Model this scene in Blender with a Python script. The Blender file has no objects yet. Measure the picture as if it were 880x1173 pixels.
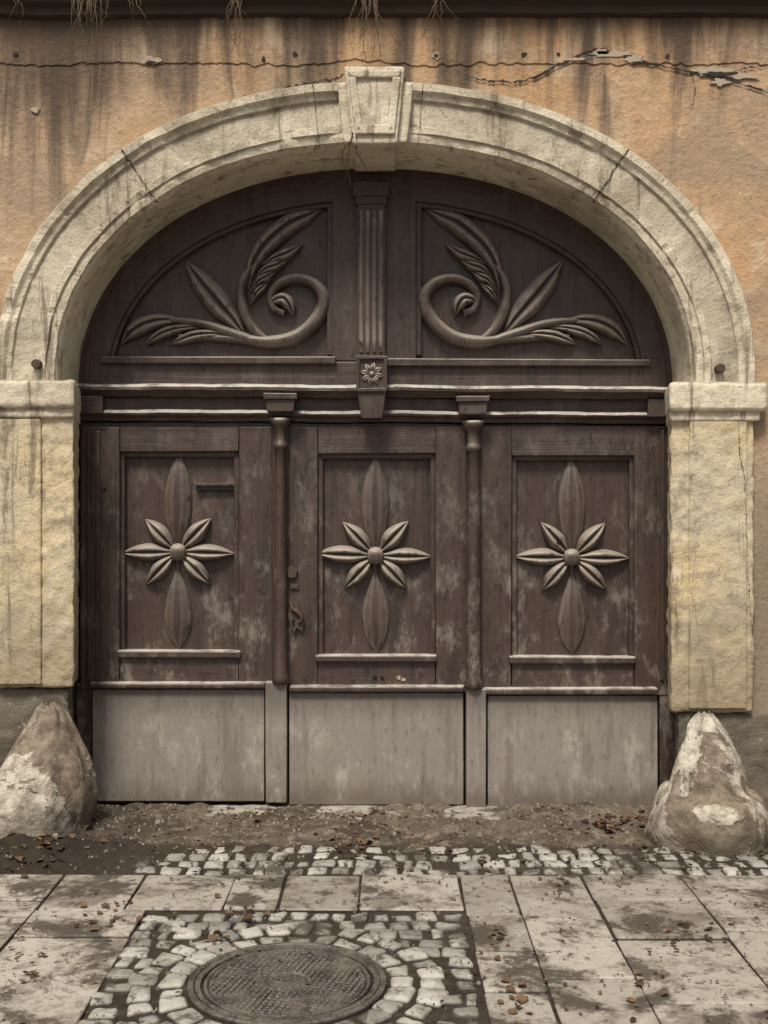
import bpy, bmesh, math, random
from mathutils import Vector, noise, Matrix
random.seed(7)
R=random.random
def U(a,b): return a+(b-a)*R()
scene=bpy.context.scene
D=6.45; F=1290.0; CZ=1.675
def P(px,py,Y):
    k=(D+Y)/F
    return Vector(((px-440)*k, Y, CZ+(585-py)*k))
# ------------------------------------------------------------ node helper
class N:
    def __init__(s,name):
        s.m=bpy.data.materials.new(name); s.m.use_nodes=True
        s.t=s.m.node_tree; s.t.nodes.clear()
        s.out=s.t.nodes.new('ShaderNodeOutputMaterial')
        s.b=s.t.nodes.new('ShaderNodeBsdfPrincipled')
        s.t.links.new(s.b.outputs[0],s.out.inputs[0])
        s.tc=s.t.nodes.new('ShaderNodeTexCoord').outputs['Object']
        s.g=s.t.nodes.new('ShaderNodeNewGeometry')
    def link(s,v,i):
        if isinstance(v,bpy.types.NodeSocket): s.t.links.new(v,i)
        elif isinstance(v,(tuple,list)):
            if len(v)==3 and len(i.default_value)==4: v=(*v,1)
            i.default_value=v
        else: i.default_value=v
    def map(s,scale,loc=(0,0,0)):
        n=s.t.nodes.new('ShaderNodeMapping'); s.t.links.new(s.tc,n.inputs[0])
        n.inputs['Scale'].default_value=scale; n.inputs['Location'].default_value=loc
        return n.outputs[0]
    def noise(s,scale=5,detail=4,rough=.6,vec=None,dist=0):
        n=s.t.nodes.new('ShaderNodeTexNoise'); s.t.links.new(vec if vec else s.tc,n.inputs['Vector'])
        n.inputs['Scale'].default_value=scale; n.inputs['Detail'].default_value=detail
        n.inputs['Roughness'].default_value=rough; n.inputs['Distortion'].default_value=dist
        return n.outputs['Fac']
    def mr(s,v,a,b,c=0,d=1):
        n=s.t.nodes.new('ShaderNodeMapRange'); s.link(v,n.inputs[0])
        for i,x in enumerate((a,b,c,d)): n.inputs[i+1].default_value=x
        n.interpolation_type='SMOOTHSTEP' if (c,d)==(0,1) else 'LINEAR'
        return n.outputs[0]
    def math(s,op,a,b=0.0):
        n=s.t.nodes.new('ShaderNodeMath'); n.operation=op; s.link(a,n.inputs[0]); s.link(b,n.inputs[1]); return n.outputs[0]
    def mul(s,a,b): return s.math('MULTIPLY',a,b)
    def mix(s,f,a,b,mode='MIX'):
        n=s.t.nodes.new('ShaderNodeMix'); n.data_type='RGBA'; n.blend_type=mode
        s.link(f,n.inputs['Factor']); s.link(a,n.inputs[6]); s.link(b,n.inputs[7]); return n.outputs[2]
    def xyz(s,v):
        n=s.t.nodes.new('ShaderNodeSeparateXYZ'); s.t.links.new(v,n.inputs[0]); return n.outputs
    def bump(s,h,dist=.01,strength=1,prev=None):
        n=s.t.nodes.new('ShaderNodeBump'); s.link(h,n.inputs['Height'])
        n.inputs['Distance'].default_value=dist; n.inputs['Strength'].default_value=strength
        return n.outputs[0]
    def fin(s,col,rough=.8,normal=None,spec=.3):
        s.link(col,s.b.inputs['Base Color']); s.link(rough,s.b.inputs['Roughness'])
        s.b.inputs['Specular IOR Level'].default_value=spec
        if normal: s.t.links.new(normal,s.b.inputs['Normal'])
        return s.m

def wood(name,vertical=True,kick=False,rel=False):
    n=N(name)
    sc=(34,34,1.5) if vertical else (1.5,34,34)
    grain=n.noise(1.0,5,.68,n.map(sc),.4)
    big=n.noise(2.3,3,.6); mot=n.noise(6,6,.76,n.map((1,1,.55),(7,0,2))); mot2=n.noise(26,4,.75,n.map((1,1,.5),(3,1,7)))
    st=n.noise(1,5,.7,n.map((11,11,1.1),(4,0,1)),.3)
    z=n.xyz(n.g.outputs['Position'])[2]
    nz=n.xyz(n.g.outputs['Normal'])[2]
    if kick:
        c=n.mix(grain,(.17,.145,.12),(.33,.29,.24))
        c=n.mix(n.mr(big,.35,.65),c,(.26,.225,.20))
        c=n.mix(n.mul(n.mr(mot,.5,.66),.6),c,(.44,.395,.335))
        c=n.mix(n.mul(n.mr(mot2,.54,.70),.45),c,(.085,.066,.054))
        c=n.mix(n.mul(n.mr(st,.5,.66),.45),c,(.12,.095,.078))
        zz=n.math('ADD',z,n.mul(n.math('SUBTRACT',mot,.5),.3))
        c=n.mix(n.mul(n.mr(zz,.18,0.0),.75),c,(.115,.09,.067))
        c=n.mix(n.mul(n.mr(zz,.44,.66),.65),c,(.085,.064,.054))
    else:
        c=n.mix(grain,(.024,.0155,.012),(.098,.063,.049))
        c=n.mix(n.mul(n.mr(big,.35,.7),.6),c,(.062,.037,.029))
        c=n.mix(n.mul(n.mr(st,.48,.66),.55),c,(.022,.015,.012))
        low=n.mr(z,2.6,.75)
        if rel: w=n.mul(n.mr(mot,.50,.66),.12)
        else: w=n.mul(n.mr(mot,.50,.67),n.math('ADD',n.mul(low,.60),.14))
        c=n.mix(w,c,(.225,.19,.158))
        c=n.mix(n.mul(n.mr(mot2,.55,.66),.6),c,(.014,.009,.007))
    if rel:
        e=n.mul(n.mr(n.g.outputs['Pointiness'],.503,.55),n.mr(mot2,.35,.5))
        c=n.mix(n.mul(e,.75),c,(.30,.245,.20))  # edge wear that also paints highlights along the carved edges
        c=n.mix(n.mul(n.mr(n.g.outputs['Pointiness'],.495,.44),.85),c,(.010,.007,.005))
        up=n.mul(n.mr(nz,.05,.8),n.mr(mot,.2,.45)); c=n.mix(n.mul(up,.65),c,(.36,.305,.25))  # dust tone doubling as painted highlights on upward carved faces
    else:
        up=n.mul(n.mr(nz,.2,.8),n.mr(mot,.38,.52,.25,1.0)); c=n.mix(n.mul(up,.9),c,(.54,.49,.43))  # dust on upward faces, strengthened to paint in bright ledge highlights
    h=n.math('ADD',n.mul(grain,.65),n.mul(mot2,.6))
    return n.fin(c,n.mr(mot,.3,.7,.34,.6),n.bump(h,.007,.6 if rel else .85),.5)
M_V=wood('weathered_wood_vertical'); M_H=wood('weathered_wood_horizontal',False)
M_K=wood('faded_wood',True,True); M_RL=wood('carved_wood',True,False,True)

def plaster():
    n=N('ochre_stucco')
    px=n.xyz(n.g.outputs['Position']); z=px[2]
    big=n.noise(1.0,4,.6); mid=n.noise(4.5,6,.7); fn=n.noise(38,5,.7); b2=n.noise(1.6,6,.7,n.map((1,1,1),(4,2,9)),.8)
    st=n.noise(1,5,.66,n.map((4,4,.45)),.6)
    c=n.mix(n.mr(big,.36,.62),(.53,.325,.175),(.45,.315,.205))
    c=n.mix(n.mr(mid,.5,.68),c,(.60,.455,.31))
    c=n.mix(n.mul(n.mr(mid,.46,.30),.65),c,(.24,.16,.10))
    c=n.mix(n.mul(n.mr(b2,.5,.62),.65),c,(.33,.245,.17))
    c=n.mix(n.mul(n.mr(b2,.44,.32),.55),c,(.60,.475,.335))
    c=n.mix(n.mul(n.mr(st,.5,.66),.8),c,(.23,.17,.12))
    tz=n.math('ADD',z,n.mul(n.math('SUBTRACT',st,.5),2.2))
    tz=n.math('ADD',tz,n.mul(n.mr(px[0],-.2,-2.2),.30))
    c=n.mix(n.mul(n.mr(tz,3.80,4.5),.9),c,(.085,.060,.044))
    c=n.mix(n.mul(n.mr(z,2.5,1.2),.8),c,(.20,.172,.13))
    c=n.mix(n.mul(n.mr(fn,.58,.7),.45),c,(.13,.09,.06))
    h=n.math('ADD',n.mul(mid,1.3),n.mul(fn,.5))
    return n.fin(c,.9,n.bump(h,.022,.7),.2)
M_P=plaster()

def stone(name,a,b,grey=.5,pit=.5,base=None):
    n=N(name)
    z=n.xyz(n.g.outputs['Position'])[2]; nz=n.xyz(n.g.outputs['Normal'])[2]
    big=n.noise(2.0,4,.62); mid=n.noise(7,7,.74); fn=n.noise(60,4,.7); lrg=n.noise(1.3,6,.7,n.map((1,1,1),(2,6,1)),.7)
    st=n.noise(1,5,.68,n.map((12,12,1.4)),.5)
    c=n.mix(n.mr(big,.36,.64),a,b)
    c=n.mix(n.mul(n.mr(mid,.51,.64),grey),c,(.24,.195,.145))
    c=n.mix(n.mul(n.mr(lrg,.50,.62),.45),c,(.25,.205,.15))
    c=n.mix(n.mul(n.mr(mid,.44,.33),.6),c,(.74,.69,.56))
    c=n.mix(n.mul(n.mr(st,.54,.66),.7),c,(.15,.115,.08))
    c=n.mix(n.mul(n.mr(fn,.57,.68),.5),c,(.12,.09,.065))
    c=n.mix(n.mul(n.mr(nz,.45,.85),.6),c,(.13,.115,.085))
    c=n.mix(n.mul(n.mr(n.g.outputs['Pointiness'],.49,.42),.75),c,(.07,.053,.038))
    if base: 
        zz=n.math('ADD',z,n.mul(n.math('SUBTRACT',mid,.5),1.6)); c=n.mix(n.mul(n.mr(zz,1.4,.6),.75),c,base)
    h=n.math('ADD',n.mul(mid,1.0),n.mul(fn,.5))
    return n.fin(c,.9,n.bump(h,.014,.85),.2)
M_A=stone('weathered_limestone',(.71,.625,.475),(.56,.48,.355),.5)
M_PI=stone('yellow_sandstone',(.60,.475,.295),(.55,.47,.335),.55,.5,(.25,.195,.13))
M_PL=stone('grey_render',(.15,.125,.095),(.09,.075,.058),.5)

def guard():
    n=N('whitewashed_rock')
    a=n.noise(2.3,6,.64,None,.7); b=n.noise(12,6,.72); f=n.noise(70,4,.7)
    c=n.mix(n.mr(b,.35,.65),(.11,.084,.06),(.26,.21,.155))
    m=n.mr(a,.46,.50)
    c=n.mix(m,c,n.mix(n.mr(b,.36,.62),(.26,.22,.17),(.54,.485,.40)))
    c=n.mix(n.mul(n.mr(f,.57,.68),.5),c,(.08,.062,.045))
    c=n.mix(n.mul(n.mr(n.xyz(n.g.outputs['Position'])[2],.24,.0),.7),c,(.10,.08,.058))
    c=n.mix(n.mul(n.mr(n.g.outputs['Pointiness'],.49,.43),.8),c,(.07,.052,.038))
    h=n.math('ADD',n.mul(m,.5),n.math('ADD',n.mul(b,1.1),n.mul(f,.35)))
    return n.fin(c,.85,n.bump(h,.018,.95),.25)
M_G=guard()
def dirt():
    n=N('bare_earth')
    a=n.noise(2.2,5,.65); b=n.noise(14,6,.72); f=n.noise(90,4,.75)
    p=n.xyz(n.g.outputs['Position'])
    c=n.mix(n.mr(a,.36,.64),(.075,.056,.040),(.165,.13,.096))
    c=n.mix(n.mul(n.mr(b,.48,.64),.8),c,(.27,.225,.175))
    c=n.mix(n.mul(n.mr(f,.54,.66),.8),c,(.03,.022,.016))
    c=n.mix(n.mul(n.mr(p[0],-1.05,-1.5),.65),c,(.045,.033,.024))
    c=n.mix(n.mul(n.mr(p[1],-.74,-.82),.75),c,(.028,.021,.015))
    h=n.math('ADD',b,n.mul(f,.6))
    return n.fin(c,.92,n.bump(h,.02,1),.2)
M_D=dirt()
def paving(name,a,b,dirtc,amt,edge=False):
    n=N(name)
    rnd=n.g.outputs['Random Per Island']; z=n.xyz(n.g.outputs['Position'])[2]
    m=n.noise(4.5,7,.74); g=n.noise(2.1,5,.70,None,.7); f=n.noise(110,3,.75); f2=n.noise(20,5,.75)
    c=n.mix(rnd,a,b)
    c=n.mix(n.mul(n.mr(m,.48,.58),amt),c,dirtc)
    c=n.mix(n.mul(n.mr(m,.43,.32),.5),c,(.50,.47,.42))
    c=n.mix(n.mul(n.mr(g,.49,.59),amt*.9),c,(.115,.09,.068))
    c=n.mix(n.mul(n.mr(n.mul(g,m),.268,.315),.7),c,(.042,.033,.025))
    c=n.mix(n.mul(n.mr(f2,.56,.63),.75),c,(.055,.043,.034))
    c=n.mix(n.mul(n.mr(f,.57,.66),.4),c,(.06,.05,.04))
    c=n.mix(n.mul(n.mr(z,*((-.004,-.016) if edge else (-.005,-.010))),.95),c,(.022,.017,.012))
    h=n.math('ADD',n.mul(m,.9),n.math('ADD',n.mul(f,.3),n.mul(f2,.6)))
    return n.fin(c,n.mr(m,.3,.7,.42,.8),n.bump(h,.010,.9),.35)
M_C=paving('granite_sett',(.20,.19,.17),(.45,.42,.375),(.16,.135,.105),.5,True)
M_S=paving('concrete_slab',(.27,.24,.205),(.43,.39,.335),(.19,.158,.125),.75)
def iron():
    n=N('cast_iron')
    a=n.noise(9,6,.7); f=n.noise(80,4,.7); z=n.xyz(n.tc)[2]
    c=n.mix(n.mr(a,.4,.62),(.050,.043,.036),(.12,.10,.082))
    c=n.mix(n.mul(n.mr(f,.5,.62),.7),c,(.20,.178,.15))
    c=n.mix(n.mul(n.mr(n.noise(5,5,.7),.5,.62),.6),c,(.16,.14,.115))
    c=n.mix(n.mul(n.mr(z,-.001,-.004),.8),c,(.022,.018,.014))
    n.b.inputs['Metallic'].default_value=.2
    return n.fin(c,n.mr(a,.3,.7,.45,.8),n.bump(f,.004,.8),.45)
M_I=iron()
def flat(name,a,b,sc=20,rough=.8,isl=False):
    n=N(name); f=n.g.outputs['Random Per Island'] if isl else n.noise(sc,4,.7)
    return n.fin(n.mix(f,a,b),rough,n.bump(n.noise(sc*3,3,.7),.002,.5),.3)
M_DK=flat('dark_crack',(.012,.009,.007),(.05,.036,.026))
M_BL=flat('black_void',(.004,.004,.004),(.01,.009,.008))
M_LF=flat('dry_leaf',(.03,.018,.012),(.15,.085,.045),20,.7,True)
M_VN=flat('dry_stem',(.07,.045,.028),(.20,.14,.085))
M_RU=flat('rusted_iron',(.022,.016,.012),(.13,.085,.06),60,.6)
M_CO=flat('old_cornice',(.03,.022,.017),(.085,.06,.042),6,.85)
M_PA=flat('exposed_plaster',(.50,.42,.32),(.30,.24,.17),25,.9)

# ------------------------------------------------------------ mesh helpers
def top(name,loc):
    e=bpy.data.objects.new(name,None); e.empty_display_size=.2; e.location=loc
    scene.collection.objects.link(e); return e
def adopt(o,parent):
    if parent:
        o.parent=parent; o.matrix_parent_inverse=Matrix.Translation(parent.location).inverted()
def mesh(name,v,f,mat,parent=None,smooth=False):
    me=bpy.data.meshes.new(name); me.from_pydata([tuple(p) for p in v],[],f); me.validate(); me.update()
    o=bpy.data.objects.new(name,me); scene.collection.objects.link(o)
    if mat: me.materials.append(mat)
    if smooth:
        for p in me.polygons: p.use_smooth=True
    adopt(o,parent); return o
def fixn(o):
    bm=bmesh.new(); bm.from_mesh(o.data); bmesh.ops.recalc_face_normals(bm,faces=bm.faces); bm.to_mesh(o.data); bm.free()
def bevel(o,w=.005,seg=2):
    m=o.modifiers.new('bevel','BEVEL'); m.width=w; m.segments=seg; m.limit_method='ANGLE'; m.angle_limit=.6
clouds=bpy.data.textures.new('rock_noise','CLOUDS'); clouds.noise_scale=.09; clouds.noise_depth=4
def rough(o,vox=.014,st=.014,bev=.012,tex=None):
    bevel(o,bev,2)
    r=o.modifiers.new('remesh','REMESH'); r.mode='VOXEL'; r.voxel_size=vox; r.use_smooth_shade=True
    d=o.modifiers.new('disp','DISPLACE'); d.texture=tex or clouds; d.strength=st; d.mid_level=.5; d.texture_coords='LOCAL'
def prism(name,pts,y0,y1,mat,parent,bev=.005):
    n=len(pts); v=[(x,y0,z) for x,z in pts]+[(x,y1,z) for x,z in pts]
    f=[list(range(n)),list(range(2*n-1,n-1,-1))]+[[i,(i+1)%n,n+(i+1)%n,n+i] for i in range(n)]
    o=mesh(name,v,f,mat,parent); fixn(o)
    if bev: bevel(o,bev)
    return o
def pp(name,pts,y0,y1,mat,parent,bev=.005):
    return prism(name,[(P(a,b,y0).x,P(a,b,y0).z) for a,b in pts],y0,y1,mat,parent,bev)
def bx(name,x0,y0,x1,y1,f,b,mat,parent,bev=.005,skew=0):
    j=lambda:U(-.6,.6)
    return pp(name,[(x0+j(),y0+j()),(x1+j(),y0+skew+j()),(x1+j(),y1+skew+j()),(x0+j(),y1+j())],f,b,mat,parent,bev)
def wbox(name,a,b,mat,parent,bev=.01):
    return prism(name,[(a[0],a[2]),(b[0],a[2]),(b[0],b[2]),(a[0],b[2])],a[1],b[1],mat,parent,bev)
def cr(p,t):
    n=len(p)-1; x=t*n; i=min(int(x),n-1); u=x-i
    g=lambda k:p[max(0,min(n,k))]
    a,b,c,d=g(i-1),g(i),g(i+1),g(i+2)
    return [.5*((2*b[k])+(-a[k]+c[k])*u+(2*a[k]-5*b[k]+4*c[k]-d[k])*u*u+(-a[k]+3*b[k]-3*c[k]+d[k])*u**3) for k in range(len(b))]
def relief(name,pts,Y,h,mat,parent,crease=0,n=44,m=13,veins=0):
    S=[cr(pts,i/(n-1)) for i in range(n)]
    wm=max(s[2] for s in S); v=[];f=[]
    for i,s in enumerate(S):
        a=S[max(0,i-1)];b=S[min(n-1,i+1)]
        dx,dy=b[0]-a[0],b[1]-a[1]; L=math.hypot(dx,dy) or 1; nx,ny=-dy/L,dx/L
        w=max(s[2],.15)*(1+.05*noise.noise(Vector((s[0]*.05,s[1]*.05,i*.1))))
        for k in range(m):
            u=-1+2*k/(m-1)
            hh=h*(w/wm)**.75*max(0,1-abs(u)**2.4)**.5
            if crease: hh-=crease*h*(w/wm)*math.exp(-(u/.22)**2)
            q=P(s[0]+nx*w*u,s[1]+ny*w*u,Y)
            v.append((q.x,Y+.002-hh,q.z))
    for i in range(n-1):
        for k in range(m-1):
            a=i*m+k; f.append([a,a+1,a+m+1,a+m])
    f.append([k for k in range(m)]); f.append([(n-1)*m+k for k in range(m-1,-1,-1)])
    o=mesh(name,v,f,mat,parent,True); fixn(o)
    if sum(p.normal.y*p.area for p in o.data.polygons)>0: o.data.flip_normals()
    return o
def tube(name,pts,rad,mat,parent,seg=6):
    v=[];f=[]
    for i,p in enumerate(pts):
        p=Vector(p); t=(Vector(pts[min(i+1,len(pts)-1)])-Vector(pts[max(i-1,0)])).normalized()
        a=t.orthogonal().normalized(); b=t.cross(a); r=rad*(1-.6*i/len(pts))
        for k in range(seg):
            an=2*math.pi*k/seg; v.append(p+a*math.cos(an)*r+b*math.sin(an)*r)
    for i in range(len(pts)-1):
        for k in range(seg):
            f.append([i*seg+k,i*seg+(k+1)%seg,(i+1)*seg+(k+1)%seg,(i+1)*seg+k])
    return mesh(name,v,f,mat,parent,True)
def lathe(name,cx,cy,prof,mat,parent,seg=20):
    v=[];f=[]
    for r,z in prof:
        for k in range(seg):
            an=2*math.pi*k/seg; v.append((cx+r*math.cos(an),cy+r*math.sin(an),z))
    for i in range(len(prof)-1):
        for k in range(seg):
            f.append([i*seg+k,i*seg+(k+1)%seg,(i+1)*seg+(k+1)%seg,(i+1)*seg+k])
    f.append(list(range(seg))[::-1]); f.append([(len(prof)-1)*seg+k for k in range(seg)])
    o=mesh(name,v,f,mat,parent,True); fixn(o); return o

# ------------------------------------------------------------ arch geometry
AX=-.049; SZ=2.397; AA=1.70; BB=1.244; EX=2.12
def sup(t,a,b,e=EX):
    c,s=math.cos(t),math.sin(t)
    return (AX+a*math.copysign(abs(c)**(2/e),c), SZ+b*abs(s)**(2/e))
NA=260
def arc(off,dense=NA):
    base=[sup(math.pi*i/dense,AA,BB) for i in range(dense+1)]
    out=[]
    for i,(x,z) in enumerate(base):
        a=base[max(0,i-1)];b=base[min(dense,i+1)]
        if i==0: tx,tz=0,1
        elif i==dense: tx,tz=0,-1
        else:
            tx,tz=b[0]-a[0],b[1]-a[1]; L=math.hypot(tx,tz); tx/=L;tz/=L
        out.append((x+tz*off,z-tx*off-(.07 if i in(0,dense) else 0)))
    return out

# ============================================================ facade
fac=top('stucco_facade',(0,-.4,0))
WY=-.40
a_out=arc(.20)
v=[];f=[]
TOPZ=7.2
for x,z in a_out: v+= [(x,WY,z),(x,WY,TOPZ)]
for i in range(len(a_out)-1): f.append([2*i,2*i+2,2*i+3,2*i+1])
xr,xl=a_out[0][0],a_out[-1][0]
b=len(v); v+=[(xr,WY,-.2),(9,WY,-.2),(9,WY,TOPZ),(xr,WY,TOPZ),(xr,WY,SZ)]
f.append([b,b+1,b+2,b+3,b+4])
b=len(v); v+=[(xl,WY,-.2),(-9,WY,-.2),(-9,WY,TOPZ),(xl,WY,TOPZ),(xl,WY,SZ)]
f.append([b+4,b+3,b+2,b+1,b])
w=mesh('wall',v,f,M_P,fac); fixn(w)
if sum(p.normal.y*p.area for p in w.data.polygons)>0: w.data.flip_normals()
wbox('wall_core',(-9,.16,-.2),(9,.5,TOPZ),M_P,fac,0)
wbox('wall_top',(-9,WY,TOPZ+.002),(9,.5,TOPZ+.1),M_P,fac,0)
low=[];x=-100
while x<980:
    low.append((x,70+7*noise.noise(Vector((x*.011,0,3)))+3.5*noise.noise(Vector((x*.07,0,1)))+ (2.2*R()))); x+=4
pts=low+[(980,-60),(-100,-60)]
pp('plaster_band',pts,WY-.006,WY+.01,M_P,fac,.003)
# cornice
prof=[(.0,4.325),(-.035,4.335),(-.04,4.375),(-.075,4.39),(-.11,4.45),(-.12,4.50),(-.16,4.51),(-.16,4.58),(0,4.60)]
v=[];f=[];xs=[-9+18*i/400 for i in range(401)]
for x in xs:
    for y,z in prof:
        v.append((x,WY-.011+y+.008*noise.noise(Vector((x*5,y*9,z*5))),z+.018*noise.noise(Vector((x*2,z,3)))+.006*noise.noise(Vector((x*11,z,3)))))
k=len(prof)
for i in range(len(xs)-1):
    for j in range(k-1): f.append([i*k+j,i*k+j+1,(i+1)*k+j+1,(i+1)*k+j])
o=mesh('cornice',v,f,M_CO,fac); fixn(o)

def crack(name,pts,w0,Y,mat=M_DK,par=fac,jit=2.2):
    L=[];n=len(pts)*11
    for i in range(n):
        s=cr(pts,i/(n-1)); L.append((s[0]+U(-jit,jit)*.6,s[1]+U(-jit,jit)*.8))
    v=[];f=[]
    for i,(a,b) in enumerate(L):
        w=w0*U(.15,1.3)*(1-.75*abs(2*i/(n-1)-1)**3)
        v+=[P(a,b-w,Y),P(a,b+w,Y)]
    for i in range(n-1): f.append([2*i,2*i+1,2*i+3,2*i+2])
    return mesh(name,v,f,mat,par)
crack('crack',[(520,78),(545,88),(575,92),(603,90),(640,74),(682,55),(715,62),(740,70),(790,80),(835,90),(885,106),(930,112)],1.7,WY-.0095,jit=1.6)
crack('crack_branch',[(835,86),(850,78),(880,72)],1.0,WY-.0095)
crack('crack_c',[(310,104),(350,94),(385,88),(400,76)],1.2,WY-.0035)
crack('crack_e',[(790,78),(796,100),(792,125)],.7,WY-.0035)
def patch(name,cx,cy,rx,ry,Y,mat,par=fac):
    pts=[]
    for i in range(26):
        a=i/26*2*math.pi; r=1+.7*noise.noise(Vector((math.cos(a)*1.6,math.sin(a)*1.6,cx)))+U(-.15,.15)
        pts.append((cx+rx*r*math.cos(a),cy+ry*r*math.sin(a)))
    return pp(name,pts,Y,Y+.006,mat,par,0)
for i,(a,b_,c,d) in enumerate([(815,80,22,6),(700,60,22,3),(728,66,10,5),(172,68,10,5),(850,86,16,3),(40,124,5,3),(690,58,9,3),(660,66,10,2),(500,62,4,4),(825,92,9,4)]):
    patch('chipped_plaster_%d'%i,a,b_,c,d,WY-.0105,M_PA)
for i,(a,b_,c,d) in enumerate([(822,83,18,3),(500,62,2.5,2.5),(600,60,2.5,2),(338,60,2.5,2.5),(730,70,7,1.5),(302,66,2,3),(640,60,2,2),(765,62,2.4,2),(18,60,3,2.5),(172,70,5,2)]):
    patch('hole_%d'%i,a,b_,c,d,WY-.0115,M_DK)

# ============================================================ stone archway
ar=top('stone_archway',(AX,-.44,0))
prof=[(0,.02),(0,-.20),(0,-.365),(.004,-.385),(.014,-.402),(.02,-.418),(.045,-.424),(.062,-.424),(.066,-.438),(.098,-.441),(.104,-.430),(.17,-.430),(.235,-.430),(.241,-.446),(.262,-.452),(.28,-.470),(.318,-.472),(.326,-.460),(.327,-.38)]
arcs=[arc(o) for o,_ in prof]
v=[];f=[];k=len(prof)
for i in range(NA+1):
    for j in range(k):
        x,z=arcs[j][i]; y=prof[j][1]
        q=Vector((x,y,z)); n1=noise.noise(q*6); n2=noise.noise(q*26+Vector((9,2,1)))
        wv=noise.noise(q*6+Vector((5,5,5))); w2=noise.noise(q*17+Vector((1,7,5)))
        if y>0: n1=n2=wv=w2=0
        chip=0
        if j in(8,9,13,14,15,16,17): chip=.045*max(0,wv-.28)+.025*max(0,w2-.36)
        v.append((x+.006*n1+.002*n2,y+.008*n1+.003*n2+chip,z+.005*wv+.002*n2))
for i in range(NA):
    for j in range(k-1): f.append([i*k+j,i*k+j+1,(i+1)*k+j+1,(i+1)*k+j])
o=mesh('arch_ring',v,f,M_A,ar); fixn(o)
if o.data.polygons[int(NA/2)*(k-1)+9].normal.y>0: o.data.flip_normals()
def joint(name,i,w=.003,wig=.008):
    v=[];f=[];jj=list(range(3,len(prof)-1))
    steps=[]
    for a,b in zip(jj,jj[1:]):
        for t in (0,.34,.67): steps.append((a,b,t))
    for s,(a,b,t) in enumerate(steps):
        pa=arcs[a][i];pb=arcs[b][i]; x=pa[0]+(pb[0]-pa[0])*t; z=pa[1]+(pb[1]-pa[1])*t; y=prof[a][1]*(1-t)+prof[b][1]*t
        x2,z2=arcs[a][i+1]; tv=Vector((x2-pa[0],0,z2-pa[1])).normalized(); c=wig*noise.noise(Vector((s*.5,i,2)))+U(-.001,.001); ww=w*U(.3,1.5)
        for sgn in(-1,1): v.append(Vector((x,y-.007,z))+tv*(sgn*ww+c))
    for j in range(len(v)//2-1): f.append([2*j,2*j+1,2*j+3,2*j+2])
    return mesh(name,v,f,M_DK,ar)
def idx(px):
    return min(range(NA),key=lambda i:abs(arcs[9][i][0]-P(px,200,-.44).x))
joint('joint_a',idx(168),.003,.016); joint('joint_b',idx(692),.003,.016); joint('joint_c',idx(362),.0015); joint('joint_d',idx(482),.0015)
def tz(a,b_,c,d,y0,y1): return [(a,y0),(b_,y0),(d,y1),(c,y1)]
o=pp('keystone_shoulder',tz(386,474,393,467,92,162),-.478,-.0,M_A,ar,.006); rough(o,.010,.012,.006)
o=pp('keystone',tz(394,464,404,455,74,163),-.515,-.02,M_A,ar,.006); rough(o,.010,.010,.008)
for nm,pt in (('frame_top',[(398,78),(460,78),(457,87),(402,87)]),('frame_left',[(399,86),(408,86),(416,150),(407,150)]),('frame_right',[(450,86),(459,86),(452,150),(443,150)]),('frame_base',[(406,140),(453,140),(452,152),(407,152)])):
    o=pp('keystone_'+nm,pt,-.532,-.50,M_A,ar,.004); rough(o,.006,.006,.003)
def pil(side):
    if side<0: xi,xo,yt,yb=85,-10,474,787
    else: xi,xo,yt,yb=768,864,474,815
    Y=-.45
    xi_,xo_=P(xi,0,Y).x,P(xo,0,Y).x
    z1,z0=P(0,yt,Y).z,P(0,yb,Y).z
    def block(name,xa,xb,ya,yb2,za,zb,mat,**k):
        s=.10*(1 if side>0 else -1)
        v=[(xa,ya,za),(xb,ya,za),(xb,yb2,za),(xa+s,yb2,za),(xa,ya,zb),(xb,ya,zb),(xb,yb2,zb),(xa+s,yb2,zb)]
        f=[[0,1,2,3],[4,5,6,7],[0,1,5,4],[1,2,6,5],[2,3,7,6],[3,0,4,7]]
        o=mesh(name,v,f,mat,ar); fixn(o); rough(o,**k); return o
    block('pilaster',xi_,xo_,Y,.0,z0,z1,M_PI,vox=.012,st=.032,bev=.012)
    if side>0: g=(789,855)
    else: g=(-2,48)
    a,b=P(g[0],0,Y).x,P(g[1],0,Y).x
    o=wbox('pilaster_panel',(a,Y-.016,z0+.02),(b,Y+.02,z1-.02),M_PI,ar,.005); rough(o,.008,.016,.004)
    block('plinth',xi_+ (.045 if side>0 else -.03),xo_+.35*side,Y+.03,.0,-.1,z0-.002,M_PL,vox=.018,st=.04,bev=.02)
    for nm,d,ya,yb_ in (('impost_neck',.022,460,477),('impost_body',.05,433,466)):
        za,zb=P(0,yb_,Y-.04).z,P(0,ya,Y-.04).z
        if side>0: za-=.018; zb-=.012
        block(nm,xi_-(1 if side>0 else -1)*d*.35,xo_+(1 if side>0 else -1)*(d+.01),Y-d,.02,za,zb,M_A,vox=.010,st=.018,bev=.012 if nm=='impost_neck' else .02)
pil(-1); pil(1)
for i,(a,b_) in enumerate([(41,415),(826,420)]):
    pts=[(a+6*math.cos(t*.785+.3),b_+5.5*math.sin(t*.785+.3)) for t in range(8)]
    pp('iron_clamp_%d'%i,pts,-.472,-.42,M_RU,ar,.004)
crack('pilaster_crack',[(846,480),(848,520),(854,560),(856,640),(860,700),(862,760)],1.5,-.472,M_DK,ar)
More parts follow.
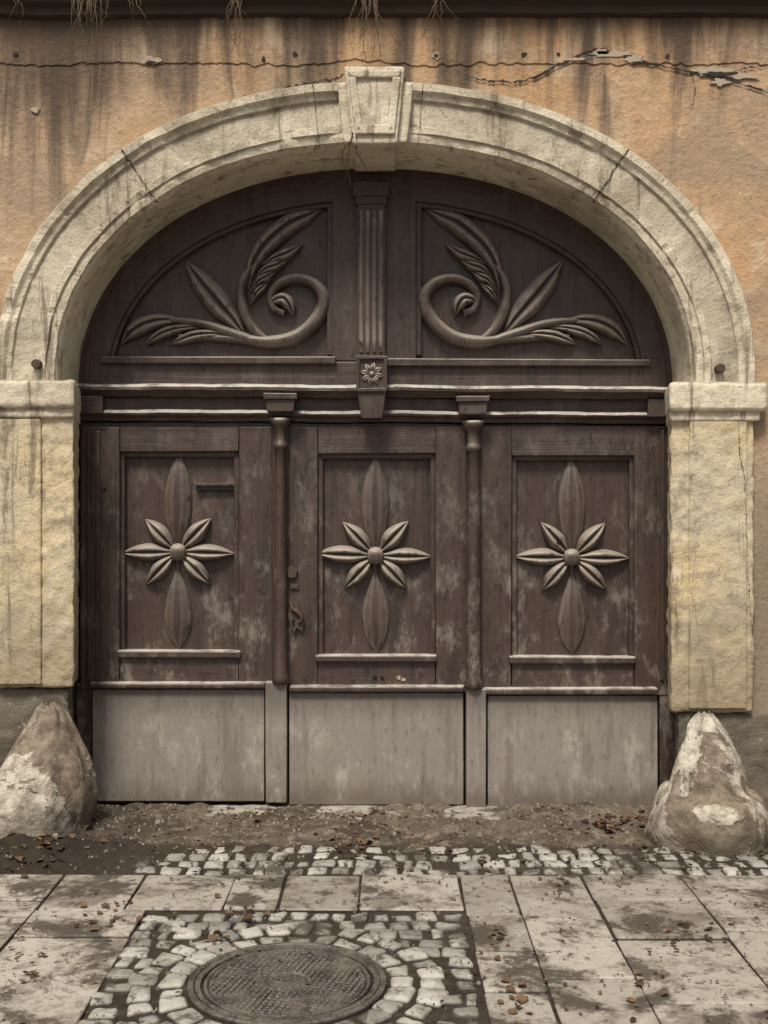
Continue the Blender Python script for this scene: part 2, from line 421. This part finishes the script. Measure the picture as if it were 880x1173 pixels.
# ============================================================ wooden gate
gate=top('wooden_gate',(AX,0,0))
def arcpoly(a,b,z0,cx=430,cy=441,n=60,th0=0,th1=math.pi):
    pts=[]
    for i in range(n+1):
        t=th0+(th1-th0)*i/n; c,s=math.cos(t),math.sin(t)
        pts.append((cx+a*math.copysign(abs(c)**(2/EX),c),cy-b*abs(s)**(2/EX)))
    return pts
pts=arcpoly(352,257,0)+[(78,930),(782,930)]
pp('backing_board',pts,.072,.10,M_V,gate,0)
def ringpart(name,ao,bo,ai,bi,Y,Yb,mat):
    o_=arcpoly(ao,bo,0,n=90); i_=arcpoly(ai,bi,0,n=90)
    v=[];f=[]
    for (a,b_),(c,d) in zip(o_,i_):
        for (x,y) in((a,b_),(c,d)):
            q=P(x,y,Y); v.append((q.x,Y,q.z)); v.append((q.x,Yb,q.z))
    for i in range(90):
        a=4*i; c=a+4
        f+=[[a,c,c+2,a+2],[a+2,c+2,c+3,a+3],[a+1,a,c,c+1][::-1]]
    o=mesh(name,v,f,mat,gate); fixn(o); bevel(o,.004); return o
ringpart('arched_rail',351,256,308,214,.000,.075,M_H)
ringpart('arched_bead',309,215,302,208,.024,.075,M_H)
ringpart('arched_bead_outer',334,240,329,235,-.008,.03,M_H)
bx('center_stile',381,200,477,412,.003,.075,M_V,gate)
bx('stile_bead_l',375,232,382,405,.026,.075,M_V,gate,.003)
bx('stile_bead_r',476,232,483,405,.026,.075,M_V,gate,.003)
bx('post',409,206,441,412,-.045,.03,M_V,gate,.006)
for i,x in enumerate((412,419.5,427,434.5)):
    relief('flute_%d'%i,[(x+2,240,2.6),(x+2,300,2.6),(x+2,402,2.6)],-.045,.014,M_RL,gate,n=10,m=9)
bx('post_capital',404,207,446,222,-.07,.03,M_H,gate,.006)
bx('post_neck',407,222,443,232,-.057,.03,M_H,gate,.006)
bx('tympanum_rail',84,413,776,442,.006,.075,M_H,gate,.004)
bx('tympanum_sill',115,407,385,415,-.028,.06,M_H,gate,.006)
bx('tympanum_sill_r',443,409,745,417,-.028,.06,M_H,gate,.006,1)
def mould(name,x0,x1,y0,prof,mat=M_H,sk=4):
    v=[];f=[];n=90;k=len(prof)
    for i in range(n+1):
        x=x0+(x1-x0)*i/n
        for Y,dy in prof:
            q=P(x,y0+dy+sk*(x-x0)/690+1.2*noise.noise(Vector((x*.012,dy*.03,4)))+.7*noise.noise(Vector((x*.06,dy*.1,4))),Y); v.append((q.x,Y+.003*noise.noise(Vector((x*.03,dy,0))),q.z))
    for i in range(n):
        for j in range(k-1): f.append([i*k+j,i*k+j+1,(i+1)*k+j+1,(i+1)*k+j])
    f.append(list(range(k))); f.append([n*k+j for j in range(k)])
    o=mesh(name,v,f,mat,gate); fixn(o)
    if sum(p.normal.y*p.area for p in o.data.polygons)>0: o.data.flip_normals()
    return o
mould('transom_cornice',84,778,438,[(.05,-1),(-.085,0),(-.102,1.2),(-.110,2.6),(-.110,6),(-.09,8),(-.07,11),(-.055,14),(-.045,14.5),(.05,15)])
mould('transom_frieze',84,778,453,[(.05,0),(-.02,0),(-.02,19),(.05,19.2)])
mould('transom_bed_mould',86,776,467,[(.05,-1),(-.04,0),(-.058,1.2),(-.066,3.5),(-.060,6),(-.04,9),(-.03,13),(.05,14)])
mould('door_head_rail',90,772,482,[(.05,0),(.000,0),(.000,6),(.05,6.2)])
for nm,c,s in (('l',321,0),('r',542,3)):
    bx('capital_block_'+nm,c-19,449+s,c+19,455+s,-.14,-.0,M_H,gate,.004)
    pp('capital_face_'+nm,[(c-17,455.4+s),(c+17,455.4+s),(c+15,470+s),(c-15,470+s)],-.125,-.0,M_H,gate,.004)
bx('capital_block_side_l',90,452,118,472,-.08,0,M_H,gate); bx('capital_block_side_r',742,456,770,476,-.08,0,M_H,gate)
pp('bracket',[(408,406),(444,406),(443,445),(438,478),(414,478),(409,445)],-.15,.0,M_V,gate,.007)
bx('bracket_frame_t',408,406,444,410,-.165,-.14,M_H,gate,.002); bx('bracket_frame_b',409,443,443,447,-.165,-.14,M_H,gate,.002)
bx('bracket_frame_l',408,410,412,443,-.163,-.14,M_V,gate,.002); bx('bracket_frame_r',440,410,444,443,-.163,-.14,M_V,gate,.002)
for i in range(8):
    a=i*math.pi/4+.2
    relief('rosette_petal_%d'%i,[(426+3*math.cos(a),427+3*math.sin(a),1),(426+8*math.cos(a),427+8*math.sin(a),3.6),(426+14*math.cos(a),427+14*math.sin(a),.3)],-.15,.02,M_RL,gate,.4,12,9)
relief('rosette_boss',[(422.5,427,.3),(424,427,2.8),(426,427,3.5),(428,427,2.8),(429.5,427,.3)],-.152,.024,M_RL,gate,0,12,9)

leaves=[dict(n='left',x0=92,x1=312,px0=137,px1=274,py0=516,py1=750,k0=106,k1=303,ky0=784,ky1=917,c=(204,631)),
        dict(n='middle',x0=331,x1=534,px0=364,px1=499,py0=518,py1=755,k0=331,k1=531,ky0=788,ky1=921,c=(430,635)),
        dict(n='right',x0=552,x1=768,px0=586,px1=727,py0=520,py1=757,k0=559,k1=754,ky0=791,ky1=925,c=(655,637))]
def petal(name,cx,cy,ang,r0,r1,W,h,pk,Y,cre,par):
    a=math.radians(ang); pts=[]; bend=U(-2,2)
    for i in range(9):
        t=i/8; 
        w=W*(math.sin(math.pi*(t**pk)))**.85 if 0<t<1 else .2
        if t<.5: w=max(w,W*.22)
        r=r0+(r1-r0)*t; s=bend*t*t
        pts.append((cx+r*math.cos(a)+s*math.sin(a),cy-r*math.sin(a)+s*math.cos(a),w))
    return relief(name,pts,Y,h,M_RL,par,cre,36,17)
for L in leaves:
    n=L['n']; a,b_,c,d=L['px0'],L['px1'],L['py0'],L['py1']; ft=488; fb=L['ky0']
    S=-.016
    bx(n+'_stile_l',L['x0'],ft,a,fb+4,S,.055,M_V,gate,.004)
    bx(n+'_stile_r',b_,ft,L['x1'],fb+4,S,.055,M_V,gate,.004)
    bx(n+'_rail_top',a+.5,ft,b_-.5,c,S+.002,.055,M_H,gate,.003)
    bx(n+'_rail_bottom',a+.5,d,b_-.5,fb+4,S+.002,.055,M_H,gate,.003)
    e=6
    pp(n+'_bead_t',[(a,c),(b_,c),(b_-e,c+e),(a+e,c+e)],.012,.055,M_H,gate,.005)
    pp(n+'_bead_l',[(a,c),(a+e,c+e),(a+e,d-e),(a,d)],.012,.055,M_V,gate,.005)
    pp(n+'_bead_r',[(b_,c),(b_,d),(b_-e,d-e),(b_-e,c+e)],.012,.055,M_V,gate,.005)
    bx(n+'_panel_sill',a-3,d-6,b_+2,d+2,-.042,.05,M_H,gate,.008)
    bx(n+'_panel',a+e-1,c+e-1,b_-e+1,d-e+1,.050,.070,M_V,gate,0)
    bx(n+'_kick_ledge',L['k0']-(4 if n!='middle' else 0),L['ky0']-4,L['k1']+1,L['ky0']+4,-.068,.03,M_H,gate,.011)
    bx(n+'_kick_board',L['k0'],L['ky0']+4.5,L['k1'],L['ky1'],-.035,.05,M_K,gate,.006)
    cx,cy=L['c']; Y=.050
    petal(n+'_petal_top',cx,cy,90,6,L['c'][1]-L['py0']-(-2),16.5,.055,.62+.25,Y,.12,gate)
    petal(n+'_petal_bottom',cx,cy,-90,6,112,16.5,.050,1.5,Y,.12,gate)
    for q,(an,r,W) in enumerate([(180,66,10.5),(0,67,10.5),(134,54,10.5),(46,56,10.5),(-134,52,10.5),(-44,54,10.5)]):
        petal(n+'_petal_%d'%q,cx,cy,an+U(-2,2),5,r*U(.97,1.03),W*U(.94,1.06),.064,.95,Y-.012,.5,gate)
    pts=[(cx-10+20*i/10,cy,10*math.sqrt(max(0,1-(2*i/10-1)**2))+.2) for i in range(11)]
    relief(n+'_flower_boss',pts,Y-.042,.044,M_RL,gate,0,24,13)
bx('frame_jamb_l',76,488,91,925,.02,.07,M_V,gate); bx('frame_jamb_r',770,488,786,930,.02,.07,M_V,gate)
bx('frame_foot_l',88,782,105,917,-.01,.055,M_V,gate); bx('frame_foot_r',756,790,776,925,-.01,.055,M_V,gate)
for i,x in enumerate((100,110,757,764)):
    bx('side_bead_%d'%i,x,492,x+4,778,-.030,.01,M_V,gate,.003)
def col(cx,yt,yb,r):
    Y=-.05; q=lambda py:P(cx,py,Y).z; X=P(cx,0,Y).x; k=(D+Y)/F
    pr=[(r*.9,yb),(r*1.25,yb-2),(r*1.3,yb-8),(r*1.0,yb-14),(r*.95,yb-60),(r*.92,yb-140),(r*.85,yt+60),(r*.8,yt+36),(r*1.05,yt+34),(r*1.1,yt+30),(r*.8,yt+27),(r*.85,yt+14),(r*1.2,yt+9),(r*1.45,yt+6),(r*1.5,yt)]
    return lathe('colonnette',X,Y,[(a*k,q(b_)) for a,b_ in pr],M_V,gate)
col(321.5,478,782,8); col(542.5,481,788,8.5)
bx('meeting_stile_l',312,488,331,786,-.022,.05,M_V,gate); bx('meeting_stile_r',534,490,552,790,-.022,.05,M_V,gate)
bx('post_foot_l',304,780,328,918,-.07,.05,M_K,gate,.006); bx('post_foot_r',534,788,557,924,-.07,.05,M_K,gate,.006)
bx('mail_slot',225,555,270,560,.020,.055,M_BL,gate,.001); bx('mail_slot_lip',223,552,272,555.2,.016,.055,M_V,gate,.001)
pl=[(332,690),(337,686),(342,690),(344,700),(349,712),(346,722),(340,718),(337,724),(333,716),(330,704)]
pp('lock_plate',pl,-.042,-.0,M_RU,gate,.003)
pp('upper_plate',[(326,650),(334,647),(341,652),(339,660),(331,661)],-.036,0,M_RU,gate,.003)
relief('latch_handle',[(333,688,2),(336,696,3),(342,700,3),(346,707,2.4),(342,712,1.5)],-.042,.03,M_RU,gate,0,20,9)
pp('keyhole',[(334,708),(338,708),(337,716),(335,716)],-.045,-.02,M_BL,gate,0)
bx('keyhole_scar',333,668,342,673,-.030,0,M_RU,gate,.002)
for i,(x,y) in enumerate([(430,775),(438,776),(457,775),(462,777),(640,620),(120,560)]):
    patch('nick_%d'%i,x,y,2.2,2,-.019 if y>700 else -.018,M_PA if i in(2,3) else M_BL,gate)

def scroll(tag,mx):
    X=(lambda x:x) if not mx else (lambda x:857-x)
    Y=.070
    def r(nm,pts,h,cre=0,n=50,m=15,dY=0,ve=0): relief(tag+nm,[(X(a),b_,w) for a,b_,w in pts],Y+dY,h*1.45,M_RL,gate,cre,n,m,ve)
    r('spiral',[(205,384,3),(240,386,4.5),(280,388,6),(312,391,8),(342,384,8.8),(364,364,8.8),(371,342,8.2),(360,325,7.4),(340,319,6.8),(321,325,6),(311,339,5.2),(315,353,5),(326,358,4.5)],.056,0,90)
    r('bud',[(308,350,1),(316,344,6),(326,343,8.5),(333,351,7),(336,362,1)],.066,.25,30,13)
    r('stem_up',[(309,391,4),(292,378,6),(281,358,7),(277,335,6.5),(281,318,5.5),(290,303,2)],.050,0)
    r('plume_tip',[(284,330,2),(289,305,8),(304,281,12.5),(330,258,13),(352,247,9),(370,238,.5)],.046,.5,60)
    r('plume_a',[(300,302,1),(316,296,6),(332,290,7),(348,278,.5)],.058,.3,30)
    r('plume_b',[(293,318,1),(305,309,5.5),(319,304,6),(333,295,.5)],.058,.3,30)
    r('plume_c',[(288,334,1),(298,322,5),(308,317,5.5),(319,308,.5)],.054,.3,30)
    r('plume_d',[(287,349,1),(294,337,4.5),(301,330,4.6),(309,322,.5)],.050,.3,30)
    r('leaf_mid',[(282,384,1),(268,366,10),(250,346,15),(232,324,13),(220,308,7),(212,297,.5)],.050,.45,60)
    r('leaf_stem',[(290,389,6),(262,380,6.5),(235,371,5.5),(205,367,4.5),(188,368,2)],.046,0)
    r('leaf_far',[(212,367,1),(190,366,8),(170,370,10.5),(152,380,9),(138,395,.5)],.048,.4,50)
    r('leaf_far_b',[(232,374,1),(212,375,5),(192,380,7),(178,387,5.5),(167,395,.5)],.050,.3,40)
    r('leaf_near',[(268,385,1),(246,382,5),(225,384,7),(209,389,5.5),(196,394,.5)],.052,.3,40)
scroll('scroll_left_',False); scroll('scroll_right_',True)

# ============================================================ guard stones
def boulder(name,levels,seed,rs):
    rr=random.Random(rs)
    planes=[(k*2*math.pi/7+rr.uniform(-.35,.35),rr.uniform(.80,.97),rr.uniform(-.5,.5)) for k in range(7)]
    planes2=[(k*2*math.pi/6+rr.uniform(-.4,.4),rr.uniform(.82,1.0),rr.uniform(-1.3,1.3)) for k in range(6)]
    n=96;nl=76;v=[];f=[]
    z0,z1=levels[0][0],levels[-1][0]
    for i in range(nl):
        z,cx,cy,rx,ry=cr(levels,i/(nl-1)); zz=(z-z0)/(z1-z0)-.5
        for k in range(n):
            a=2*math.pi*k/n; q=Vector((math.cos(a),math.sin(a),z*2.2))
            d=1.10+.10*noise.noise(q*1.4+Vector((seed,0,0)))
            for pa,pd,sl in planes+planes2:
                cc=math.cos(a-pa)
                if cc>.3: d=min(d,(pd+sl*zz*.5+.08)/cc)
            d=max(d,.6)+.03*noise.noise(q*4+Vector((seed,3,0)))+.020*noise.noise(q*9)+.010*noise.noise(q*22)
            v.append((cx+rx*d*math.cos(a),cy+ry*d*math.sin(a),z+.03*noise.noise(q*3+Vector((0,seed,0)))))
    for i in range(nl-1):
        for k in range(n): f.append([i*n+k,i*n+(k+1)%n,(i+1)*n+(k+1)%n,(i+1)*n+k])
    f.append(list(range(n))[::-1]); f.append([(nl-1)*n+k for k in range(n)])
    o=mesh(name,v,f,M_G,None,True); fixn(o); return o
def lv(pts):
    out=[]
    for py,xl_,xr_,yc,ry in pts:
        k=(D+yc)/F; z=CZ+(585-py)*k
        out.append((z,((xl_+xr_)/2-440)*k,yc,(xr_-xl_)/2*k,ry))
    return out[::-1]
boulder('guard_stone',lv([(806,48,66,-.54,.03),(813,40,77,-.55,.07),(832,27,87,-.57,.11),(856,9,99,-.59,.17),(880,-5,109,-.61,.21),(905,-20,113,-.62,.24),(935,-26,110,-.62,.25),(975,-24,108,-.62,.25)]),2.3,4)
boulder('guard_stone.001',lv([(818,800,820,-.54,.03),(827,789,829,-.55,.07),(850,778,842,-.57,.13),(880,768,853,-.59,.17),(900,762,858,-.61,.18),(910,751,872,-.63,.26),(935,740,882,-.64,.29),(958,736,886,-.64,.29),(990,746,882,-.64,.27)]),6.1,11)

# ============================================================ ground
def axis(lo,hi,step,far):
    a=[lo+i*step for i in range(int((hi-lo)/step)+1)]
    d=step*2; l=[];x=lo
    while x>-far: x-=d; d*=1.7; l.append(x)
    r=[];x=a[-1];d=step*2
    while x<far: x+=d; d*=1.7; r.append(x)
    return l[::-1]+a+r
gx=axis(-3.4,3.4,.022,250)
gy=axis(-3.4,.1,.022,250)
def gz(x,y):
    z=-.014
    if -3.5<x<3.5 and -3.5<y<.3:
        q=Vector((x,y,0))
        n1=noise.noise(q*3); n2=noise.noise(q*11); n3=noise.noise(q*30)
        if y>-1.24:
            t=min(1,max(0,(y+1.24)/.5)); z+= .010*t+.014*n1*(t+.5)+.010*n2*(t+.5)+.006*n3
            z+=.075*math.exp(-((x+1.95)/.50)**2-((y+.50)/.42)**2)
            z+=.040*math.exp(-((x+1.75)/.45)**2-((y+1.0)/.30)**2)*(1+.8*n2)
            z+=.035*math.exp(-((x-1.55)/.30)**2-((y+.45)/.2)**2)
            z+=.022*math.exp(-((y+.52)/.13)**2)*(1+n1)
            z+=.014*math.exp(-((y+.2)/.2)**2)*(1+1.5*n1+n2)
        else: z+=.006*n2+.004*n3+.006*n1
    return z
v=[(x,y,gz(x,y)) for y in gy for x in gx]; W=len(gx)
f=[[j*W+i,j*W+i+1,(j+1)*W+i+1,(j+1)*W+i] for j in range(len(gy)-1) for i in range(W-1)]
mesh('ground',v,f,M_D,None,True)
o=wbox('stone_threshold',(-1.5,-.30,-.12),(1.62,.0,.001),M_S,None,.01); rough(o,.014,.02,.01)

def stone_poly(V,Fc,pts,zt,b,corner=.2,dome=0.004,tilt=.0):
    c=Vector((sum(p[0] for p in pts)/len(pts),sum(p[1] for p in pts)/len(pts)))
    ring=[];n=len(pts)
    for i in range(n):
        p=Vector(pts[i]);a=Vector(pts[i-1]);d=Vector(pts[(i+1)%n])
        ring.append(p+(a-p)*corner*.55); ring.append(p+((a-p)+(d-p))*corner*.16); ring.append(p+(d-p)*corner*.55)
        ring.append(p+(d-p)*U(.4,.6)+(p+(d-p)*.5-c)*U(-.04,.05)*(corner*5))
    tx,ty=U(-tilt,tilt),U(-tilt,tilt)
    m=len(ring); base=len(V)
    for dz,ins in ((-.06,0),(-b,0),(-b*.35,b*.35),(0,b*1.1)):
        for p in ring:
            d=(c-p); L=d.length; q=p+d/L*ins
            V.append((q.x,q.y,zt+dz+(q.x-c.x)*tx+(q.y-c.y)*ty))
    V.append((c.x,c.y,zt+dome))
    for l in range(3):
        for k in range(m): Fc.append([base+l*m+k,base+l*m+(k+1)%m,base+(l+1)*m+(k+1)%m,base+(l+1)*m+k])
    for k in range(m): Fc.append([base+3*m+k,base+3*m+(k+1)%m,base+4*m])
V=[];Fc=[]
MX,MY,MR=-.344,-2.43,.328
def grid(x0,x1,y0,y1,s,skip=None,jit=.017):
    ny=max(1,round((y1-y0)/s))
    for r_ in range(ny):
        ya=y0+(y1-y0)*r_/ny; yb=y0+(y1-y0)*(r_+1)/ny; x=x0+U(-.02,.0)
        while x<x1-.03:
            w=s*U(.66,1.34)
            if x+w>x1-.03: w=x1-x
            cx,cy=x+w/2,(ya+yb)/2
            wb=lambda xx:.034*noise.noise(Vector((xx*1.8,cy*2,0)))
            if not(skip and skip(cx,cy)):
                g=.0075; j=lambda:U(-jit,jit)*.7
                stone_poly(V,Fc,[(x+g+j(),ya+g+j()+wb(x)),(x+w-g+j(),ya+g+j()+wb(x+w)),(x+w-g+j(),yb-g+j()+wb(x+w)),(x+g+j(),yb-g+j()+wb(x))],U(-.010,.006),.015,.26,.004,.08)
            x+=w
grid(-3.5,3.5,-1.238,-.80,.098,lambda x,y:(x<-1.15 and R()<.25) or R()<.02)
grid(-1.0,.335,-3.2,-1.705,.098,lambda x,y:math.hypot(x-MX,y-MY)<.57)
for r0,r1,n in ((MR+.035,MR+.135,25),(MR+.145,MR+.245,32)):
    ph=U(0,1)
    edges=[2*math.pi*(i+ph+U(-.22,.22))/n for i in range(n)]; edges.append(edges[0]+2*math.pi)
    for i in range(n):
        a0=edges[i]; a1=edges[i+1]-.024
        ra=r0+U(-.006,.012); rb=r1+U(-.022,.014); rc=r0+U(-.006,.012); rd=r1+U(-.022,.014); s=U(-.02,.02)
        stone_poly(V,Fc,[(MX+ra*math.cos(a0),MY+ra*math.sin(a0)),(MX+rb*math.cos(a0+s),MY+rb*math.sin(a0+s)),(MX+rd*math.cos(a1+s),MY+rd*math.sin(a1+s)),(MX+rc*math.cos(a1),MY+rc*math.sin(a1))],U(-.010,.006),.015,.24,.004,.08)
o=mesh('cobblestone_paving',V,Fc,M_C,None,True); fixn(o)
V=[];Fc=[]
def slab(x0,x1,y0,y1):
    g=.005; j=lambda:U(-.005,.004)
    stone_poly(V,Fc,[(x0+g+j(),y0+g+j()),(x1-g+j(),y0+g+j()),(x1-g+j(),y1-g+j()),(x0+g+j(),y1-g+j())],U(-.004,.004),.006,.04,.0,.010)
row=[-3.7,-3.2,-2.72,-2.25,-1.86,-1.47,-1.10,-.68,-.45,-.105,.345]
for a,b_ in zip(row,row[1:]): 
    if a>=-1.47-.01: slab(a,b_,-1.70,-1.243)
for cols,ye in (([-3.7,-3.2,-2.72,-2.25,-1.86,-1.47],-1.243),([-1.47,-1.0],-1.703),([.345,.577,.908,1.36,1.83,2.3,2.75,3.2,3.7],-1.243)):
    for a,b_ in zip(cols,cols[1:]):
        y=ye; first=True
        while y>-5.5:
            h=U(.36,.62)
            if first: h*=U(.4,1)
            slab(a,b_,y-h,y); y-=h; first=False
cols=[-1.0,-.55,-.1,.345]
for a,b_ in zip(cols,cols[1:]):
    y=-3.205
    while y>-5.5:
        h=U(.42,.7); slab(a,b_,y-h,y); y-=h
o=mesh('pavement',V,Fc,M_S,None,False); fixn(o)
def flatsheet(name,x0,x1,y0,y1,z,mat):
    return mesh(name,[(x0,y0,z),(x1,y0,z),(x1,y1,z),(x0,y1,z)],[[0,1,2,3]],mat)
M_R=paving('asphalt',(.05,.05,.05),(.06,.06,.06),(.08,.075,.07),.4)
flatsheet('road',-60,60,-14,-6.5,.0,M_R)

# manhole cover
mh=top('manhole_cover',(MX,MY,0))
nr,nt=100,400;V=[];Fc=[]
def hh(r,t):
    if r>.93: h=.005
    elif r>.905: h=-.010
    elif r>.86: h=.003
    elif r>.845: h=-.003
    elif r>.81: h=.003
    elif r>.25:
        x=r*math.cos(t+.3)*15; y=r*math.sin(t+.3)*15
        fx,fy=x%1,y%1
        h=.0030 if (.2<fx<.85 and .2<fy<.85) else -.003
    elif r>.22: h=.004
    elif r>.19: h=-.003
    else: h=.002
    return h
for i in range(nr+1):
    r=i/nr
    for k in range(nt):
        t=2*math.pi*k/nt; q=Vector((math.cos(t)*r*6,math.sin(t)*r*6,0))
        wear=max(0,min(1,.55+1.3*noise.noise(q*.5+Vector((3,3,3)))))
        V.append((MX+MR*r*math.cos(t),MY+MR*r*math.sin(t),-.001+hh(r,t)*(wear if r<.8 else 1)+.002*noise.noise(q)))
for i in range(nr):
    for k in range(nt):
        Fc.append([i*nt+k,(i+1)*nt+k,(i+1)*nt+(k+1)%nt,i*nt+(k+1)%nt])
mesh('cover_plate',V,Fc,M_I,mh)
pr=[(MR+.003,-.05),(MR+.003,.004),(MR+.006,.007),(MR+.022,.007),(MR+.025,.003),(MR+.025,-.05)]
V=[];Fc=[];s=96
for r,z in pr:
    for k in range(s):
        t=2*math.pi*k/s; V.append((MX+r*math.cos(t),MY+r*math.sin(t),z))
for i in range(len(pr)-1):
    for k in range(s): Fc.append([i*s+k,i*s+(k+1)%s,(i+1)*s+(k+1)%s,(i+1)*s+k])
o=mesh('rim',V,Fc,M_I,mh); fixn(o)

# ============================================================ fallen leaves and litter
V=[];Fc=[]
def leaf(x,y,s,z=None):
    a=U(0,6.28); z=max(gz(x,y),.003 if y<-.8 else -9)+.004
    rx,ry=U(-.35,.35),U(-.35,.35)
    M=Matrix.Translation((x,y,z))@Matrix.Rotation(a,4,'Z')@Matrix.Rotation(rx,4,'X')@Matrix.Rotation(ry,4,'Y')
    b=len(V); c=U(.05,.35); w=U(.28,.5)
    P_=[(-.5,0,.02),(-.2,-w*.8,c),(.2,-w,c*.8),(.5,0,c*.2),(.2,w*.9,c),(-.2,w,c*.7),(0,0,.02)]
    for p in P_: V.append(M@(Vector(p)*s))
    for q in ([0,1,6],[1,2,6],[2,3,6],[3,4,6],[4,5,6],[5,0,6]): Fc.append([b+i for i in q])
def gp(px,py): d=F*CZ/(py-585); return (px-440)*d/F, d-D
for cx,cy,n,sx,sy,s in ((700,948,56,24,7,.045),(735,940,20,10,8,.04),(40,985,28,40,12,.045),(60,965,16,40,8,.045),(410,968,16,30,8,.04),(560,985,18,60,10,.035),(425,932,8,14,3,.05),(820,970,8,30,10,.035),
    (280,1045,10,14,8,.04),(590,1140,12,16,14,.035),(110,1050,20,40,16,.035),(570,1072,8,14,10,.035),(650,1010,12,60,8,.03),(800,1075,14,36,14,.035),(290,935,12,50,4,.035),(770,960,12,40,12,.035),(250,1075,8,8,5,.035),(430,1000,24,200,30,.028),(30,1110,12,30,20,.03),(720,1130,12,60,24,.03)):
    for i in range(n):
        x,y=gp(cx+random.gauss(0,sx*.7),min(1180,max(926,cy+random.gauss(0,sy*.7)))); leaf(x,min(y,-.05),s*U(.5,1.25))
for i in range(1400):
    leaf(U(-2.6,2.6),U(-3.3,-.08),U(.006,.020))
for i in range(500):
    leaf(U(-2.4,2.4),U(-1.25,-.08),U(.010,.03))
mesh('fallen_leaves',V,Fc,M_LF)
V=[];Fc=[]
def crumb(x,y,s):
    b=len(V); z=max(gz(x,y),(-.014 if y<-.8 else -9))
    for k in range(6):
        t=k*1.047; V.append((x+s*math.cos(t)*U(.6,1),y+s*math.sin(t)*U(.6,1),z-.002))
    for k in range(3):
        t=k*2.09; V.append((x+s*.5*math.cos(t),y+s*.5*math.sin(t),z+s*U(.5,.9)))
    Fc.append([b+6,b+7,b+8])
    for k in range(3):
        Fc.append([b+2*k,b+2*k+1,b+6+k]); Fc.append([b+2*k+1,b+(2*k+2)%6,b+6+(k+1)%3]); Fc.append([b+2*k+1,b+6+(k+1)%3,b+6+k])
for i in range(2800):
    crumb(U(-2.6,2.6),-abs(random.gauss(0,.5))-.05 if R()<.8 else U(-3.3,-1),U(.003,.012))
for i in range(18): crumb(U(-2.2,-1.3),U(-1.0,-.5),U(.015,.03))
for i in range(12): crumb(U(-1.3,1.4),U(-.7,-.15),U(.014,.028))
mesh('gravel',V,Fc,flat('gravel_stone',(.06,.047,.034),(.28,.24,.185),20,.9,True))

# ============================================================ dry vines hanging from the cornice
vn=top('dried_vine',(0,-.6,4.35))
def vine(x,y0,y1,sway,rad=.0022):
    pts=[];Y=WY-.19; a=U(0,6)
    n=16
    for i in range(n):
        t=i/(n-1)
        pts.append(P(x+sway*math.sin(t*2.6+a)*t+U(-1.6,1.6)+sway*.7*t,y0+(y1-y0)*t+U(-1,1),Y-.03*math.sin(t*3)+.05*t))
    tube('stem',pts,rad,M_VN,vn,5)
for c,n,s,l in ((98,14,26,78),(112,8,22,56),(270,11,10,60),(420,14,20,76),(155,4,10,40),(505,5,14,44),(20,4,14,30)):
    for i in range(n): vine(c+U(-s,s)*.6,-12,l*U(.35,1.1),U(-20,20),U(.0018,.0034))
def twig(ctrl,rad):
    n=22; pts=[]
    for i in range(n):
        s=cr(ctrl,i/(n-1)); pts.append(P(s[0]+U(-.5,.5),s[1]+U(-.5,.5),-.53+.3*i/n))
    tube('twig',pts,rad,M_VN,vn,5)
twig([(404,150),(400,168),(398,190),(402,208),(412,222),(418,230)],.0040)
twig([(408,155),(409,172),(416,186),(428,205),(438,214)],.0036)
twig([(402,160),(392,174),(396,196),(394,214)],.003)

# ============================================================ light, sky, camera
w=bpy.data.worlds.new('World'); scene.world=w; w.use_nodes=True
nt_=w.node_tree; bg=nt_.nodes['Background']
sky=nt_.nodes.new('ShaderNodeTexSky'); sky.sky_type='NISHITA'; sky.sun_disc=False
EL,AZ=math.radians(58),math.radians(197)
sky.sun_elevation=EL; sky.sun_rotation=AZ; sky.dust_density=4; sky.air_density=1.0
hs=nt_.nodes.new('ShaderNodeHueSaturation'); hs.inputs['Saturation'].default_value=.15
nt_.links.new(sky.outputs[0],hs.inputs['Color']); nt_.links.new(hs.outputs[0],bg.inputs[0]); bg.inputs[1].default_value=.10
sd=bpy.data.lights.new('sun','SUN'); sd.energy=3.9; sd.angle=math.radians(13); sd.color=(1,.94,.83)
so=bpy.data.objects.new('sun',sd); scene.collection.objects.link(so)
dirv=Vector((math.sin(AZ)*math.cos(EL),math.cos(AZ)*math.cos(EL),math.sin(EL)))
so.rotation_euler=dirv.to_track_quat('Z','Y').to_euler(); so.location=(-2,-6,9)
cd=bpy.data.cameras.new('camera'); co=bpy.data.objects.new('camera',cd); scene.collection.objects.link(co)
cd.sensor_fit='VERTICAL'; cd.sensor_height=24; cd.lens=24*F/1173; cd.clip_end=1000
co.location=(0,-D,CZ); co.rotation_euler=(math.radians(90),0,0)
scene.camera=co
scene.view_settings.view_transform='Standard'; scene.view_settings.look='None'; scene.view_settings.exposure=0
